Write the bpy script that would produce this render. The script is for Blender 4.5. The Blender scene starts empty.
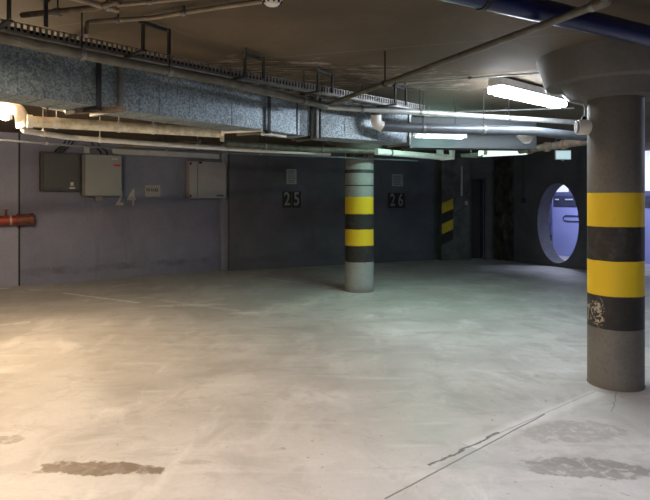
import bpy, bmesh, math, random
from mathutils import Vector, Matrix
random.seed(7)
V = Vector
F = 560.0; EYE = 1.5; CEIL = 2.67
scene = bpy.context.scene
COL = scene.collection
def at(px, Y, z):            # world point seen at column px of the photo, at distance Y and height z
    return V(((px - 325) * Y / F, Y, z))
def C(px, py, z):            # world point of known height
    Y = F * (z - EYE) / (200 - py)
    return at(px, Y, z)
def zof(py, Y): return EYE + (200 - py) * Y / F

# ------------------------------------------------------------------ mesh building
class MB:
    def __init__(s): s.bm = bmesh.new()
    def face(s, pts):
        vs = [s.bm.verts.new(p) for p in pts]
        try: return s.bm.faces.new(vs)
        except ValueError: return None
    def box(s, o, u, v, w):      # corner + 3 edge vectors
        o, u, v, w = V(o), V(u), V(v), V(w)
        P = [s.bm.verts.new(o + a*u + b*v + c*w) for c in (0,1) for b in (0,1) for a in (0,1)]
        for q in ((0,2,3,1),(4,5,7,6),(0,1,5,4),(2,6,7,3),(0,4,6,2),(1,3,7,5)):
            s.bm.faces.new([P[i] for i in q])
        return s
    def bar(s, a, b, w, h, up=(0,0,1)):      # rectangular bar centred on segment
        a, b = V(a), V(b); d = (b - a).normalized(); up = V(up)
        side = d.cross(up).normalized(); u2 = side.cross(d).normalized()
        return s.box(a - side*w/2 - u2*h/2, side*w, u2*h, b - a)
    def cyl(s, a, b, r, n=16, r2=None, caps=True):
        a, b = V(a), V(b); r2 = r if r2 is None else r2
        d = (b - a).normalized(); t = V((0,0,1)) if abs(d.z) < .9 else V((1,0,0))
        e1 = d.cross(t).normalized(); e2 = d.cross(e1)
        A = []; B = []
        for i in range(n):
            k = 2*math.pi*i/n; q = e1*math.cos(k) + e2*math.sin(k)
            A.append(s.bm.verts.new(a + q*r)); B.append(s.bm.verts.new(b + q*r2))
        for i in range(n):
            f = s.bm.faces.new([A[i], A[(i+1)%n], B[(i+1)%n], B[i]]); f.smooth = True
        if caps: s.bm.faces.new(A[::-1]); s.bm.faces.new(B)
        return s
    def tube(s, pts, r, n=12, bend=0.0):
        pts = [V(p) for p in pts]
        if bend > 0 and len(pts) > 2:
            out = [pts[0]]
            for i in range(1, len(pts)-1):
                p = pts[i]; d0 = pts[i-1] - p; d1 = pts[i+1] - p
                k = min(bend, d0.length*.45, d1.length*.45)
                a = p + d0.normalized()*k; b = p + d1.normalized()*k
                for j in range(7):
                    t = j/6; out.append(a*(1-t)**2 + p*2*t*(1-t) + b*t*t)
            out.append(pts[-1]); pts = out
        ref = None; rings = []
        for i, p in enumerate(pts):
            d = (pts[min(i+1, len(pts)-1)] - pts[max(i-1, 0)]).normalized()
            if ref is None: ref = d.cross(V((0,0,1)) if abs(d.z) < .9 else V((1,0,0))).normalized()
            else: ref = (ref - d*ref.dot(d)).normalized()
            e2 = d.cross(ref)
            rings.append([s.bm.verts.new(p + (ref*math.cos(2*math.pi*k/n) + e2*math.sin(2*math.pi*k/n))*r) for k in range(n)])
        for A, B in zip(rings, rings[1:]):
            for k in range(n):
                f = s.bm.faces.new([A[k], A[(k+1)%n], B[(k+1)%n], B[k]]); f.smooth = True
        s.bm.faces.new(rings[0][::-1]); s.bm.faces.new(rings[-1])
        return s
    def lathe(s, c, prof, n=48):             # prof: (r, z) bottom to top
        c = V(c); rings = []
        for r, z in prof:
            rings.append([s.bm.verts.new(c + V((r*math.cos(2*math.pi*k/n), r*math.sin(2*math.pi*k/n), z))) for k in range(n)])
        for A, B in zip(rings, rings[1:]):
            for k in range(n):
                f = s.bm.faces.new([A[k], A[(k+1)%n], B[(k+1)%n], B[k]]); f.smooth = True
        s.bm.faces.new(rings[0][::-1]); s.bm.faces.new(rings[-1])
        return s
    def prism(s, plan, z0, z1):              # plan: list of (x, y)
        A = [s.bm.verts.new((x, y, z0)) for x, y in plan]; B = [s.bm.verts.new((x, y, z1)) for x, y in plan]
        n = len(A)
        for k in range(n): s.bm.faces.new([A[k], A[(k+1)%n], B[(k+1)%n], B[k]])
        s.bm.faces.new(A[::-1]); s.bm.faces.new(B)
        return s
    def build(s, name, mat, parent=None, bevel=0.0, kind=None, sharp=True):
        bmesh.ops.recalc_face_normals(s.bm, faces=s.bm.faces[:])
        me = bpy.data.meshes.new(name)
        if parent is not None:
            org = parent.matrix_world.translation.copy() if parent.parent is None else (parent.location + parent.parent.location)
            if parent.parent is not None and parent.parent.parent is not None: org += parent.parent.parent.location
        else:
            xs = [v.co for v in s.bm.verts]
            org = V(((min(v.x for v in xs)+max(v.x for v in xs))/2, (min(v.y for v in xs)+max(v.y for v in xs))/2, min(v.z for v in xs)))
        bmesh.ops.translate(s.bm, verts=s.bm.verts[:], vec=-org)
        s.bm.to_mesh(me); s.bm.free()
        me.materials.append(mat)
        o = bpy.data.objects.new(name, me); COL.objects.link(o)
        if sharp:
            me.set_sharp_from_angle(angle=math.radians(40))
        if parent is None: o.location = org
        else: o.parent = parent
        if bevel:
            m = o.modifiers.new('bevel', 'BEVEL'); m.width = bevel; m.segments = 2; m.limit_method = 'ANGLE'
        if kind: o['kind'] = kind
        bpy.context.view_layer.update()
        return o
def tag(o, label, cat, group=None, kind=None):
    o['label'] = label; o['category'] = cat
    if group: o['group'] = group
    if kind: o['kind'] = kind
    return o
def thing(name, loc, label, cat, group=None):
    o = bpy.data.objects.new(name, None); COL.objects.link(o); o.location = loc; o.empty_display_size = .05
    bpy.context.view_layer.update()
    return tag(o, label, cat, group)
def lab(o, t): o['label'] = t; return o

# ------------------------------------------------------------------ materials
class NT:
    def __init__(s, name):
        s.m = bpy.data.materials.new(name); s.m.use_nodes = True
        s.t = s.m.node_tree; s.b = s.t.nodes['Principled BSDF']
        s.co = s.t.nodes.new('ShaderNodeNewGeometry').outputs['Position']
    def n(s, typ, **kw):
        nd = s.t.nodes.new(typ)
        for k, v in kw.items(): setattr(nd, k, v)
        return nd
    def put(s, sock, val):
        if hasattr(val, 'default_value') or isinstance(val, bpy.types.NodeSocket): s.t.links.new(val, sock)
        else: sock.default_value = val
    def math(s, op, a, b=0.0, c=0.0, clamp=False):
        nd = s.n('ShaderNodeMath', operation=op, use_clamp=clamp)
        s.put(nd.inputs[0], a); s.put(nd.inputs[1], b); s.put(nd.inputs[2], c)
        return nd.outputs[0]
    def vec(s, v=(0,0,0), scale=(1,1,1), loc=(0,0,0), rot=(0,0,0)):
        nd = s.n('ShaderNodeMapping'); s.put(nd.inputs['Vector'], s.co)
        nd.inputs['Scale'].default_value = scale; nd.inputs['Location'].default_value = loc; nd.inputs['Rotation'].default_value = rot
        return nd.outputs[0]
    def noise(s, sc, det=4, rough=.55, dist=0, vec=None):
        nd = s.n('ShaderNodeTexNoise'); s.put(nd.inputs['Vector'], vec or s.co)
        nd.inputs['Scale'].default_value = sc; nd.inputs['Detail'].default_value = det
        nd.inputs['Roughness'].default_value = rough; nd.inputs['Distortion'].default_value = dist
        return nd.outputs['Fac']
    def ramp(s, x, lo, hi, a=0.0, b=1.0):
        nd = s.n('ShaderNodeMapRange', clamp=True, interpolation_type='SMOOTHSTEP')
        s.put(nd.inputs[0], x); nd.inputs[1].default_value = lo; nd.inputs[2].default_value = hi
        nd.inputs[3].default_value = a; nd.inputs[4].default_value = b
        return nd.outputs[0]
    def mix(s, f, a, b, mode='MIX'):
        nd = s.n('ShaderNodeMix', data_type='RGBA', blend_type=mode)
        s.put(nd.inputs[0], f)
        for i, v in ((6, a), (7, b)):
            if isinstance(v, tuple): nd.inputs[i].default_value = v + (1,) if len(v) == 3 else v
            else: s.put(nd.inputs[i], v)
        return nd.outputs[2]
    def sep(s):
        nd = s.n('ShaderNodeSeparateXYZ'); s.put(nd.inputs[0], s.co); return nd.outputs
    def bump(s, h, strength=.3, dist=.01):
        nd = s.n('ShaderNodeBump'); nd.inputs['Strength'].default_value = strength; nd.inputs['Distance'].default_value = dist
        s.put(nd.inputs['Height'], h); s.t.links.new(nd.outputs[0], s.b.inputs['Normal'])
    def seg(s, a, b, width, wob=0.0, wsc=6, soft=.4):       # mask of a line on the floor
        ax, ay = a; bx, by = b; L = math.hypot(bx-ax, by-ay); dx, dy = (bx-ax)/L, (by-ay)/L
        x, y, z = s.sep()
        u = s.math('ADD', s.math('MULTIPLY', s.math('SUBTRACT', x, ax), dx), s.math('MULTIPLY', s.math('SUBTRACT', y, ay), dy))
        v = s.math('ADD', s.math('MULTIPLY', s.math('SUBTRACT', x, ax), -dy), s.math('MULTIPLY', s.math('SUBTRACT', y, ay), dx))
        if wob: v = s.math('ADD', v, s.math('MULTIPLY', s.math('SUBTRACT', s.noise(wsc, 5, .6), .5), wob))
        m = s.ramp(s.math('ABSOLUTE', v), width*soft, width, 1, 0)
        m = s.math('MULTIPLY', m, s.math('GREATER_THAN', u, 0)); m = s.math('MULTIPLY', m, s.math('LESS_THAN', u, L))
        return m
    def blob(s, c, rx, ry, ang=0, rag=.6, sc=8, lo=.85, hi=1.05, thin=.12):
        x, y, z = s.sep(); ca, sa = math.cos(ang), math.sin(ang)
        X = s.math('SUBTRACT', x, c[0]); Y = s.math('SUBTRACT', y, c[1])
        u = s.math('ADD', s.math('MULTIPLY', X, ca/rx), s.math('MULTIPLY', Y, sa/rx))
        v = s.math('ADD', s.math('MULTIPLY', X, -sa/ry), s.math('MULTIPLY', Y, ca/ry))
        r = s.math('SQRT', s.math('ADD', s.math('MULTIPLY', u, u), s.math('MULTIPLY', v, v)))
        r = s.math('ADD', r, s.math('MULTIPLY', s.math('SUBTRACT', s.noise(sc, 6, .65), .5), rag*2))
        m = s.ramp(r, lo, hi, 1, 0)
        return s.math('MULTIPLY', m, s.ramp(s.noise(14, 6, .72, .6), .36, .54, thin, 1))
    def fin(s, color, rough=.7, metal=0.0, spec=.5):
        if isinstance(color, tuple): s.b.inputs['Base Color'].default_value = color + (1,)
        else: s.put(s.b.inputs['Base Color'], color)
        s.put(s.b.inputs['Roughness'], rough); s.b.inputs['Metallic'].default_value = metal
        s.b.inputs['Specular IOR Level'].default_value = spec
        return s.m
def plain(name, c, rough=.6, metal=0.0, var=.25, sc=12, spec=.5):
    k = NT(name); f = k.noise(sc, 5)
    dark = tuple(x*(1-var) for x in c); lite = tuple(min(1, x*(1+var)) for x in c)
    return k.fin(k.mix(k.ramp(f, .3, .7), dark, lite), rough, metal, spec)
def emis(name, c, st):
    m = bpy.data.materials.new(name); m.use_nodes = True; b = m.node_tree.nodes['Principled BSDF']
    b.inputs['Base Color'].default_value = (.8,.8,.8,1)
    b.inputs['Emission Color'].default_value = c + (1,); b.inputs['Emission Strength'].default_value = st
    return m

def G(px, py): p = C(px, py, 0.0); return (p.x, p.y)

# floor
k = NT('floor_concrete')
big = k.noise(.9, 5, .6, .4); mid = k.noise(3.2, 6, .62, .8, k.vec(scale=(1, .8, 1), rot=(0,0,.5))); fine = k.noise(38, 4, .6)
col = k.mix(k.ramp(big, .3, .7), (.38,.37,.35), (.53,.52,.50))
col = k.mix(k.ramp(mid, .48, .66, 0, .5), col, (.33,.31,.285))
scuff = k.noise(1.8, 7, .62, .5, k.vec(scale=(.5, 2.6, 1), rot=(0,0,-.7)))
col = k.mix(k.ramp(scuff, .54, .72, 0, .45), col, (.64,.63,.61))
col = k.mix(k.ramp(fine, .35, .75, 0, .22), col, (.33,.32,.30))
spots = k.noise(9, 3, .5, .2)
col = k.mix(k.ramp(spots, .70, .76, 0, .5), col, (.24,.21,.17))
grit = k.noise(24, 2, .5, .3); col = k.mix(k.ramp(grit, .715, .74, 0, .6), col, (.20,.18,.15))
cloud = k.noise(1.7, 8, .72, 1.0, k.vec(scale=(.8, 1.7, 1), rot=(0,0,.35))); col = k.mix(k.ramp(cloud, .50, .64, 0, .42), col, (.30,.29,.27))
veil = k.noise(1.6, 8, .66, .5, k.vec(scale=(1.4, .8, 1), rot=(0,0,.9))); col = k.mix(k.ramp(veil, .52, .70, 0, .55), col, (.64,.63,.61))
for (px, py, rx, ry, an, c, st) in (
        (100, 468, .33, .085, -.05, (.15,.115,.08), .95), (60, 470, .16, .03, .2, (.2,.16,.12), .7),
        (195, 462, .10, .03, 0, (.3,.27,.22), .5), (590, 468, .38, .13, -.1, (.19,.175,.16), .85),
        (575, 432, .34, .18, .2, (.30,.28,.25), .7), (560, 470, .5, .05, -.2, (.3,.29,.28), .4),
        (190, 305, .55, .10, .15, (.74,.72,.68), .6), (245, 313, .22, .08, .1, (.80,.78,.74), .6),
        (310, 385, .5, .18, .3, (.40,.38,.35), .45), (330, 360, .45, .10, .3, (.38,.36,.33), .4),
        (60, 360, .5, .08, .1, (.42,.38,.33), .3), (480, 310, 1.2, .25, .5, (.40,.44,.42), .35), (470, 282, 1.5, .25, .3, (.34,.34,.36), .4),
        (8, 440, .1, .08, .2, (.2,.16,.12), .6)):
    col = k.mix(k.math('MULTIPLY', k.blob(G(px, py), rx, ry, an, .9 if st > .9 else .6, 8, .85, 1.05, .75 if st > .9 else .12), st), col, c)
# joint, cracks and worn paint
col = k.mix(k.math('MULTIPLY', k.seg(G(600,392), G(470,446), .09, .05, 5, .2), .35), col, (.80,.80,.80))
col = k.mix(k.math('MULTIPLY', k.seg(G(596,391), G(470,446), .006, .015, 4), .6), col, (.17,.16,.15))
col = k.mix(k.math('MULTIPLY', k.seg(G(545,414), G(385,499), .009, .02, 4, .2), .9), col, (.10,.09,.085))
col = k.mix(k.math('MULTIPLY', k.seg(G(498,432), G(430,466), .014, .10, 7, .2), .95), col, (.08,.07,.065))
col = k.mix(k.math('MULTIPLY', k.seg(G(617,392), G(612,412), .006, .05, 9), .6), col, (.12,.10,.08))
for a, b, w, st in (((63,293),(140,303),.045,.7), ((266,278),(304,284),.05,.4), ((322,286),(350,290),.05,.45),
                    ((-20,288),(8,288.5),.05,.8), ((0,325),(30,322),.06,.4), ((30,289.5),(42,290),.06,.4), ((160,300),(240,311),.09,.25)):
    col = k.mix(k.math('MULTIPLY', k.math('MULTIPLY', k.seg(G(*a), G(*b), w, .02, 5), k.ramp(k.noise(11, 4), .3, .5)), st), col, (.88,.88,.86))
k.bump(k.math('ADD', fine, k.math('MULTIPLY', mid, 2.0)), .12, .008)
rg = k.ramp(big, .3, .7, .40, .58)
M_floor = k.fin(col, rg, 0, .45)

def concrete(name, c1, c2, sc=1.4, bump=.25, streak=True, extra=None):
    k = NT(name); a = k.noise(sc, 6, .6, .5); f = k.noise(30, 4)
    col = k.mix(k.ramp(a, .3, .72), c1, c2)
    if streak:
        st = k.noise(2.5, 5, .6, .3, k.vec(scale=(1.2, 1.2, .25)))
        col = k.mix(k.ramp(st, .55, .75, 0, .35), col, tuple(x*.6 for x in c1))
    col = k.mix(k.ramp(f, .4, .8, 0, .2), col, tuple(x*.55 for x in c1))
    if extra: col = extra(k, col)
    k.bump(k.math('ADD', f, a), bump, .01)
    return k.fin(col, .85, 0, .25)
# ceiling: board marked brown-grey concrete with damp bloom
def ceil_extra(k, col):
    x, y, z = k.sep()
    # shuttering board joints running along the hall
    u = k.math('ADD', k.math('MULTIPLY', x, .30), k.math('MULTIPLY', y, .954))
    fr = k.math('FRACT', k.math('DIVIDE', u, 1.22))
    ln = k.ramp(k.math('ABSOLUTE', k.math('SUBTRACT', fr, .5)), 0, .008, 1, 0)
    col = k.mix(k.math('MULTIPLY', ln, .55), col, (.24,.20,.155))
    b1 = k.blob((.25, 5.3), 1.5, .55, .3, .7, 3)
    w = k.noise(5, 6, .7, 2.0, k.vec(scale=(.5, 2.4, 1)))
    col = k.mix(k.math('MULTIPLY', b1, k.ramp(w, .5, .62, 0, .75)), col, (.34,.32,.28))
    col = k.mix(k.math('MULTIPLY', b1, k.ramp(w, .5, .38, 0, .8)), col, (.035,.03,.026))
    return col
M_ceil = concrete('ceiling_concrete', (.085,.066,.044), (.13,.102,.07), .8, .15, False, ceil_extra)
def wl_extra(k, col):
    x, y, z = k.sep()
    n = k.noise(3.5, 6, .65, .6)
    zz = k.math('ADD', z, k.math('MULTIPLY', k.math('SUBTRACT', n, .5), .22))
    m = k.ramp(k.math('ABSOLUTE', k.math('SUBTRACT', zz, .22)), .03, .10, 1, 0)      # tyre and damp scuffs
    col = k.mix(k.math('MULTIPLY', m, k.ramp(k.noise(1.1, 3), .45, .62, 0, .6)), col, (.10,.10,.13))
    return col
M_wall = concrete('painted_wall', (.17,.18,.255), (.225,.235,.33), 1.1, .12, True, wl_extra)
M_wallbay = concrete('painted_wall_shade', (.10,.105,.125), (.145,.15,.18), 1.1, .12, True, wl_extra)  # shade of the overhead pipes put into a darker wall colour
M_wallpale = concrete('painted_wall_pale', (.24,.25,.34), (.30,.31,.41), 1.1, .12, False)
M_wallback = concrete('bare_wall', (.08,.08,.085), (.12,.12,.125), 1.3, .3)
M_rough = concrete('rough_wall', (.02,.018,.017), (.09,.082,.075), 3.5, .9)
M_reveal = concrete('hole_reveal', (.10,.10,.12), (.15,.15,.18), 2, .15, False)
M_cap = concrete('capital_concrete', (.12,.115,.108), (.16,.155,.145), 2.2, .15, False)

def bands(name, edges, base, dirt):
    k = NT(name); x, y, z = k.sep()
    a = k.noise(3, 6, .6, .4); f = k.noise(40, 4)
    conc = k.mix(k.ramp(a, .3, .7), tuple(c*.78 for c in base), base)
    conc = k.mix(k.ramp(f, .45, .7, 0, .35), conc, tuple(c*.5 for c in base))
    foot = k.ramp(k.math('ADD', z, k.math('MULTIPLY', a, .12)), .06, .2, .6, 0)
    conc = k.mix(foot, conc, (.13,.115,.09))
    zz = k.math('ADD', z, k.math('MULTIPLY', k.math('SUBTRACT', k.noise(7, 3), .5), .012))
    col = conc
    yel = k.mix(k.ramp(k.noise(5, 6, .7, 1), .55, .8, 0, .45), (.72,.50,.015), (.33,.25,.04))
    blk = k.mix(k.ramp(k.noise(6, 6, .7, 1), .45, .8, 0, .6), (.022,.020,.018), (.09,.08,.07))
    for i in range(4):
        hi, lo = edges[i], edges[i+1]
        m = k.math('MULTIPLY', k.math('LESS_THAN', zz, hi), k.math('GREATER_THAN', zz, lo))
        col = k.mix(m, col, yel if i % 2 == 0 else blk)
    if dirt:      # scraped patch low on the black band
        x0, y0, z0 = dirt
        r = k.math('ADD', k.math('POWER', k.math('DIVIDE', k.math('SUBTRACT', x, x0), .032), 2), k.math('POWER', k.math('DIVIDE', k.math('SUBTRACT', z, z0), .12), 2))
        m = k.math('MULTIPLY', k.ramp(r, .5, 1.2, 1, 0), k.ramp(k.noise(26, 5, .6, 1), .5, .56))
        col = k.mix(k.math('MULTIPLY', m, .8), col, (.45,.40,.33))
    k.bump(k.math('ADD', f, a), .2, .006)
    return k.fin(col, k.ramp(a, .3, .7, .5, .75), 0, .4)
M_colnear = bands('near_column_paint', (1.557,1.287,1.016,.738,.475), (.165,.155,.135), (2.19, 4.34, .60))
M_colfar = bands('far_column_paint', (1.55,1.27,1.02,.756,.49), (.33,.34,.33), None)

def galv(name, c, metal=.75, rough=.42):
    k = NT(name)
    vo = k.n('ShaderNodeTexVoronoi'); k.put(vo.inputs['Vector'], k.co); vo.inputs['Scale'].default_value = 85
    s_ = k.n('ShaderNodeSeparateColor'); k.t.links.new(vo.outputs['Color'], s_.inputs[0])
    v = k.ramp(s_.outputs[0], 0, 1, .2, 1.1)
    a = k.noise(1.3, 6, .65, 1.2)
    v = k.math('MULTIPLY', v, k.ramp(a, .3, .7, .6, 1.15))
    col = k.mix(v, tuple(x*.30 for x in c), c)
    col = k.mix(k.ramp(k.noise(5, 5, .7), .62, .75, 0, .5), col, (.30,.27,.22))
    return k.fin(col, k.ramp(s_.outputs[1], 0, 1, rough-.08, rough+.15), metal)
M_galv = galv('galvanised_duct', (.36,.44,.48), .5, .5)
M_smooth = plain('smooth_duct_steel', (.06,.072,.078), .55, .2, .08, 3)
M_strap = plain('dark_strap', (.03,.03,.03), .6, .3)
M_steel = plain('zinc_steel', (.22,.225,.22), .42, .5, .2, 20)
M_pipegrey = plain('dusty_grey_pipe', (.115,.11,.09), .55, .2, .3, 9)
M_pipewhite = plain('white_plastic_pipe', (.84,.83,.79), .42, 0, .08, 7)
M_pipelag = plain('foil_lagged_pipe', (.86,.78,.64), .5, .1, .22, 14)
M_pipezinc = plain('zinc_pipe', (.50,.53,.53), .35, .35, .15, 10)
M_ceilpipe = plain('brown_dusty_conduit', (.30,.25,.19), .55, .1, .2, 9)
M_bluegrey = plain('blue_grey_pipe', (.10,.115,.13), .4, .3, .12, 6)
M_brownpipe = plain('rusty_pipe', (.20,.155,.115), .6, .2, .35, 14)
M_bluepipe = plain('blue_painted_pipe', (.004,.008,.065), .28, 0, .2, 5, .6)
M_redpipe = plain('red_painted_pipe', (.27,.04,.022), .4, 0, .2, 10)
M_redbrown = plain('brown_coupling', (.16,.06,.04), .45, .2, .35, 20)
M_black = plain('black_rubber', (.012,.012,.013), .6)
M_darkbox = plain('dark_grey_box_paint', (.055,.06,.065), .5, 0, .06, 3)
M_darkrim = plain('dark_box_rim', (.045,.046,.05), .55)
M_greybox = plain('pale_grey_box_paint', (.26,.27,.275), .45, 0, .05, 3)
M_greybox2 = plain('grey_box_body', (.15,.155,.165), .5, 0, .06, 3)
M_palebox = plain('off_white_box_paint', (.36,.34,.34), .42, 0, .05, 3)
M_trunk = plain('plastic_trunking', (.42,.42,.42), .5, 0, .1, 5)
M_paper = plain('white_paper', (.32,.32,.33), .8, 0, .12, 30)
M_print = plain('grey_print', (.08,.08,.09), .8)
M_ink = plain('black_ink', (.02,.02,.02), .7)
M_white = plain('white_stencil_paint', (.42,.42,.43), .7, 0, .15, 30)
M_dimwhite = plain('worn_stencil_paint', (.26,.26,.27), .7, 0, .15, 30)
M_red = plain('red_label', (.5,.02,.02), .6)
M_blackpaint = plain('black_wall_paint', (.03,.03,.033), .8)
M_yelpaint = plain('yellow_wall_paint', (.62,.46,.02), .6, 0, .15)
M_housing = plain('lamp_housing', (.55,.56,.56), .5, 0, .08)
M_signplate = plain('sign_plate', (.62,.78,.80), .4, 0, .06, 20)
M_doorleaf = plain('dark_door_leaf', (.012,.010,.010), .6)
M_doorframe = plain('door_frame', (.06,.05,.045), .6)
M_lilac = plain('lilac_panel', (.36,.39,.72), .5, 0, .04, 2)
M_lilacdark = plain('lilac_dark', (.12,.13,.26), .6)
M_rail = plain('dark_rail', (.05,.05,.09), .6)
M_winlit = emis('lit_window', (.80,.84,1.0), .17)
M_tubecool = emis('cool_tube', (.86,.92,1.0), 24.0)
M_tubegreen = emis('green_white_tube', (.70,1.0,.92), 9.0)
M_tubegreen2 = emis('green_white_tube_far', (.62,1.0,.84), 19.0)
M_tubedim = emis('dim_green_tube', (.75,.95,.90), .35)
M_tubewarm = emis('warm_tube', (1.0,.73,.46), 225.0)
M_tubefront = emis('neutral_tube', (.84,.87,1.0), 38.0)
M_tubewarmfront = emis('warm_front_tube', (1.0,.77,.56), 38.0)
M_tubelilac = emis('lilac_tube', (.66,.72,1.0), 38.0)

# ------------------------------------------------------------------ shell
def line_pt(P, Q, px):        # where the vertical ray plane of column px meets plan line PQ
    a = (px - 325)/F; dx, dy = Q[0]-P[0], Q[1]-P[1]
    t = (a*P[1] - P[0])/(dx - a*dy)
    return V((P[0]+t*dx, P[1]+t*dy, 0))
L0, L1 = (-5.33, 9.79), (-2.31, 11.88)
R0, R1 = (-1.96, 11.83), (2.90, 14.16)
wl = V((L1[0]-L0[0], L1[1]-L0[1], 0)).normalized()
wr = V((R1[0]-R0[0], R1[1]-R0[1], 0)).normalized()
def nrm(u): return V((u.y, -u.x, 0))        # towards the camera
H0 = V((4.35, 13.93, 0)); hd = V((.546, -.8378, 0)).normalized(); hn = V((-hd.y, hd.x, 0)) * 1.0   # hn points away from the camera
if hn.x < 0: hn = -hn

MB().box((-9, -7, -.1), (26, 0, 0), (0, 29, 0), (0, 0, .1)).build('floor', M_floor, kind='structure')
MB().box((-9, -7, CEIL), (26, 0, 0), (0, 29, 0), (0, 0, .15)).build('ceiling', M_ceil, kind='structure')

def wall(name, P, Q, th, mat, z0=0, z1=CEIL):
    P = V((P[0], P[1], z0)); Q = V((Q[0], Q[1], z0)); n = -nrm((Q-P).normalized())
    return MB().box(P, Q-P, n*th, (0,0,z1-z0)).build(name, mat, kind='structure')
Lj = line_pt(L0, L1, 18.3); Lk = line_pt(L0, L1, 20.3)
Lfar = V((L0[0], L0[1], 0)) - wl*4.2
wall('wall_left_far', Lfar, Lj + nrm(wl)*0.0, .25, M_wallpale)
wall('wall_left', Lk, (L1[0]+.1*wl.x, L1[1]+.1*wl.y, 0), .25, M_wall)
p = MB().box(Lj - nrm(wl)*.02, Lk - Lj, -nrm(wl)*.2, (0,0,CEIL)).build('trim_1', M_black, kind='structure')
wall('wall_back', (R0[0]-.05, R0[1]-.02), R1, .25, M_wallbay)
# pilaster between them
pa = line_pt(L0, L1, 219.5); pb = line_pt(L0, L1, 229)
pa = pa + nrm(wl)*.0; 
MB().box(V(pa), V(pb)-V(pa), -nrm(wl)*.35, (0,0,CEIL)).build('trim_2', M_wallpale, kind='structure')
MB().box(V(pa)+nrm(wl)*.10, V(pb)-V(pa), -nrm(wl)*.4, (0,0,CEIL)).build('trim_3', M_wallpale, kind='structure').location.z = 0
bpy.data.objects.remove(bpy.data.objects['trim_2'])
bpy.data.objects['trim_3'].name = 'trim_2'
# side and rear enclosure of the hall
wall('wall_side', (-9, -7), (Lfar.x, Lfar.y), .2, M_wall)
MB().box((-9, -7.2, 0), (26, 0, 0), (0, .2, 0), (0, 0, CEIL)).build('wall_rear', M_wall, kind='structure')
MB().box((17, -7, 0), (.2, 0, 0), (0, 29, 0), (0, 0, CEIL)).build('wall_right_side', M_wall, kind='structure')

# pillar beside the doorway
P2 = V((3.20, 14.0, 0)); P1 = P2 - wr*.345; P3 = V((3.62, 14.0, 0))
MB().prism([(P1.x, P1.y), (P2.x, P2.y), (P3.x, P3.y), (P3.x, 14.45), (P1.x-.1, 14.45)], 0, CEIL).build('wall_pillar', concrete('pillar_concrete', (.08,.085,.085), (.16,.16,.158), 4, .5), kind='structure')
# door wall with an opening
dx0, dx1, dz = 3.66, 4.07, 2.06
MB().box((dx0, 14.15, dz), (dx1-dx0, 0, 0), (0, .2, 0), (0, 0, CEIL-dz)).box((P3.x, 14.15, 0), (dx0-P3.x, 0, 0), (0, .2, 0), (0,0,CEIL)).box((dx1, 14.15, 0), (.25, 0, 0), (0, .2, 0), (0,0,CEIL)).build('wall_door_side', M_wallback, kind='structure')
d = MB().box((dx0+.03, 14.30, .01), (dx1-dx0-.06, 0, 0), (0, .05, 0), (0,0,dz-.04)).build('door_1', M_doorleaf, kind='structure')
fr = MB().box((dx0, 14.13, 0), (.035, 0, 0), (0, .14, 0), (0,0,dz)).box((dx1-.035, 14.13, 0), (.035,0,0), (0,.14,0), (0,0,dz)).box((dx0, 14.13, dz-.035), (dx1-dx0,0,0), (0,.14,0), (0,0,.035)).build('door_frame', M_doorframe, d)
MB().cyl((dx1-.10, 14.25, 1.02), (dx1-.10, 14.30, 1.02), .012).bar((dx1-.09, 14.25, 1.02), (dx1-.2, 14.25, 1.02), .016, .02).build('door_handle', M_strap, d)
# rough masonry stretch: an uneven surface in real relief
mb = MB(); A = V((4.26, 14.08, 0)); B = H0 + hd*.42; n_ = 14; m_ = 34; grid = []
for j in range(m_+1):
    row = []
    for i in range(n_+1):
        e = 0 if i in (0, n_) else random.uniform(-.02, .045)
        p = A.lerp(B, i/n_) + V((-.7, -.7, 0))*e; p.z = CEIL*j/m_
        row.append(mb.bm.verts.new(p))
    grid.append(row)
for j in range(m_):
    for i in range(n_): mb.bm.faces.new([grid[j][i], grid[j][i+1], grid[j+1][i+1], grid[j+1][i]])
back = [mb.bm.verts.new(q) for q in (A+V((.2,.3,0)), B+hn*.3, B+hn*.3+V((0,0,CEIL)), A+V((.2,.3,CEIL)))]
mb.bm.faces.new(back)
mb.build('wall_rough', M_rough, kind='structure')

# wall with the oval opening
T = .42; ta = .42; tb = 2.98; tc = 1.60; zc = .98; ra = .52; rb = .90
mb = MB(); n = 96
def hp(t, z, w=0): return H0 + hd*t + hn*w + V((0,0,z))
def rect_hit(ang):
    c_, s_ = math.cos(ang), math.sin(ang); best = 1e9
    if c_ > 1e-9: best = min(best, (tb-tc)/c_)
    if c_ < -1e-9: best = min(best, (ta-tc)/c_)
    if s_ > 1e-9: best = min(best, (CEIL-zc)/s_)
    if s_ < -1e-9: best = min(best, (0-zc)/s_)
    return tc + c_*best, zc + s_*best
angs = sorted(set([2*math.pi*i/n for i in range(n)] + [math.atan2(z-zc, t-tc) % (2*math.pi) for t in (ta,tb) for z in (0,CEIL)]))
rings = {}
for w in (0, T):
    O = []; I = []
    for a in angs:
        t, z = rect_hit(a); O.append(mb.bm.verts.new(hp(t, z, w)))
        q = math.atan2(math.sin(a)/rb, math.cos(a)/ra)
        rr = 1/math.sqrt((math.cos(a)/ra)**2 + (math.sin(a)/rb)**2)
        I.append(mb.bm.verts.new(hp(tc + math.cos(a)*rr, zc + math.sin(a)*rr, w)))
    rings[w] = (O, I)
N = len(angs); rev = []
for i in range(N):
    j = (i+1) % N
    for w in (0, T): mb.bm.faces.new([rings[w][0][i], rings[w][0][j], rings[w][1][j], rings[w][1][i]])
    mb.bm.faces.new([rings[0][0][i], rings[0][0][j], rings[T][0][j], rings[T][0][i]])
    rev.append(mb.bm.faces.new([rings[0][1][i], rings[0][1][j], rings[T][1][j], rings[T][1][i]]))
for f in rev: f.material_index = 1; f.smooth = True
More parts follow.
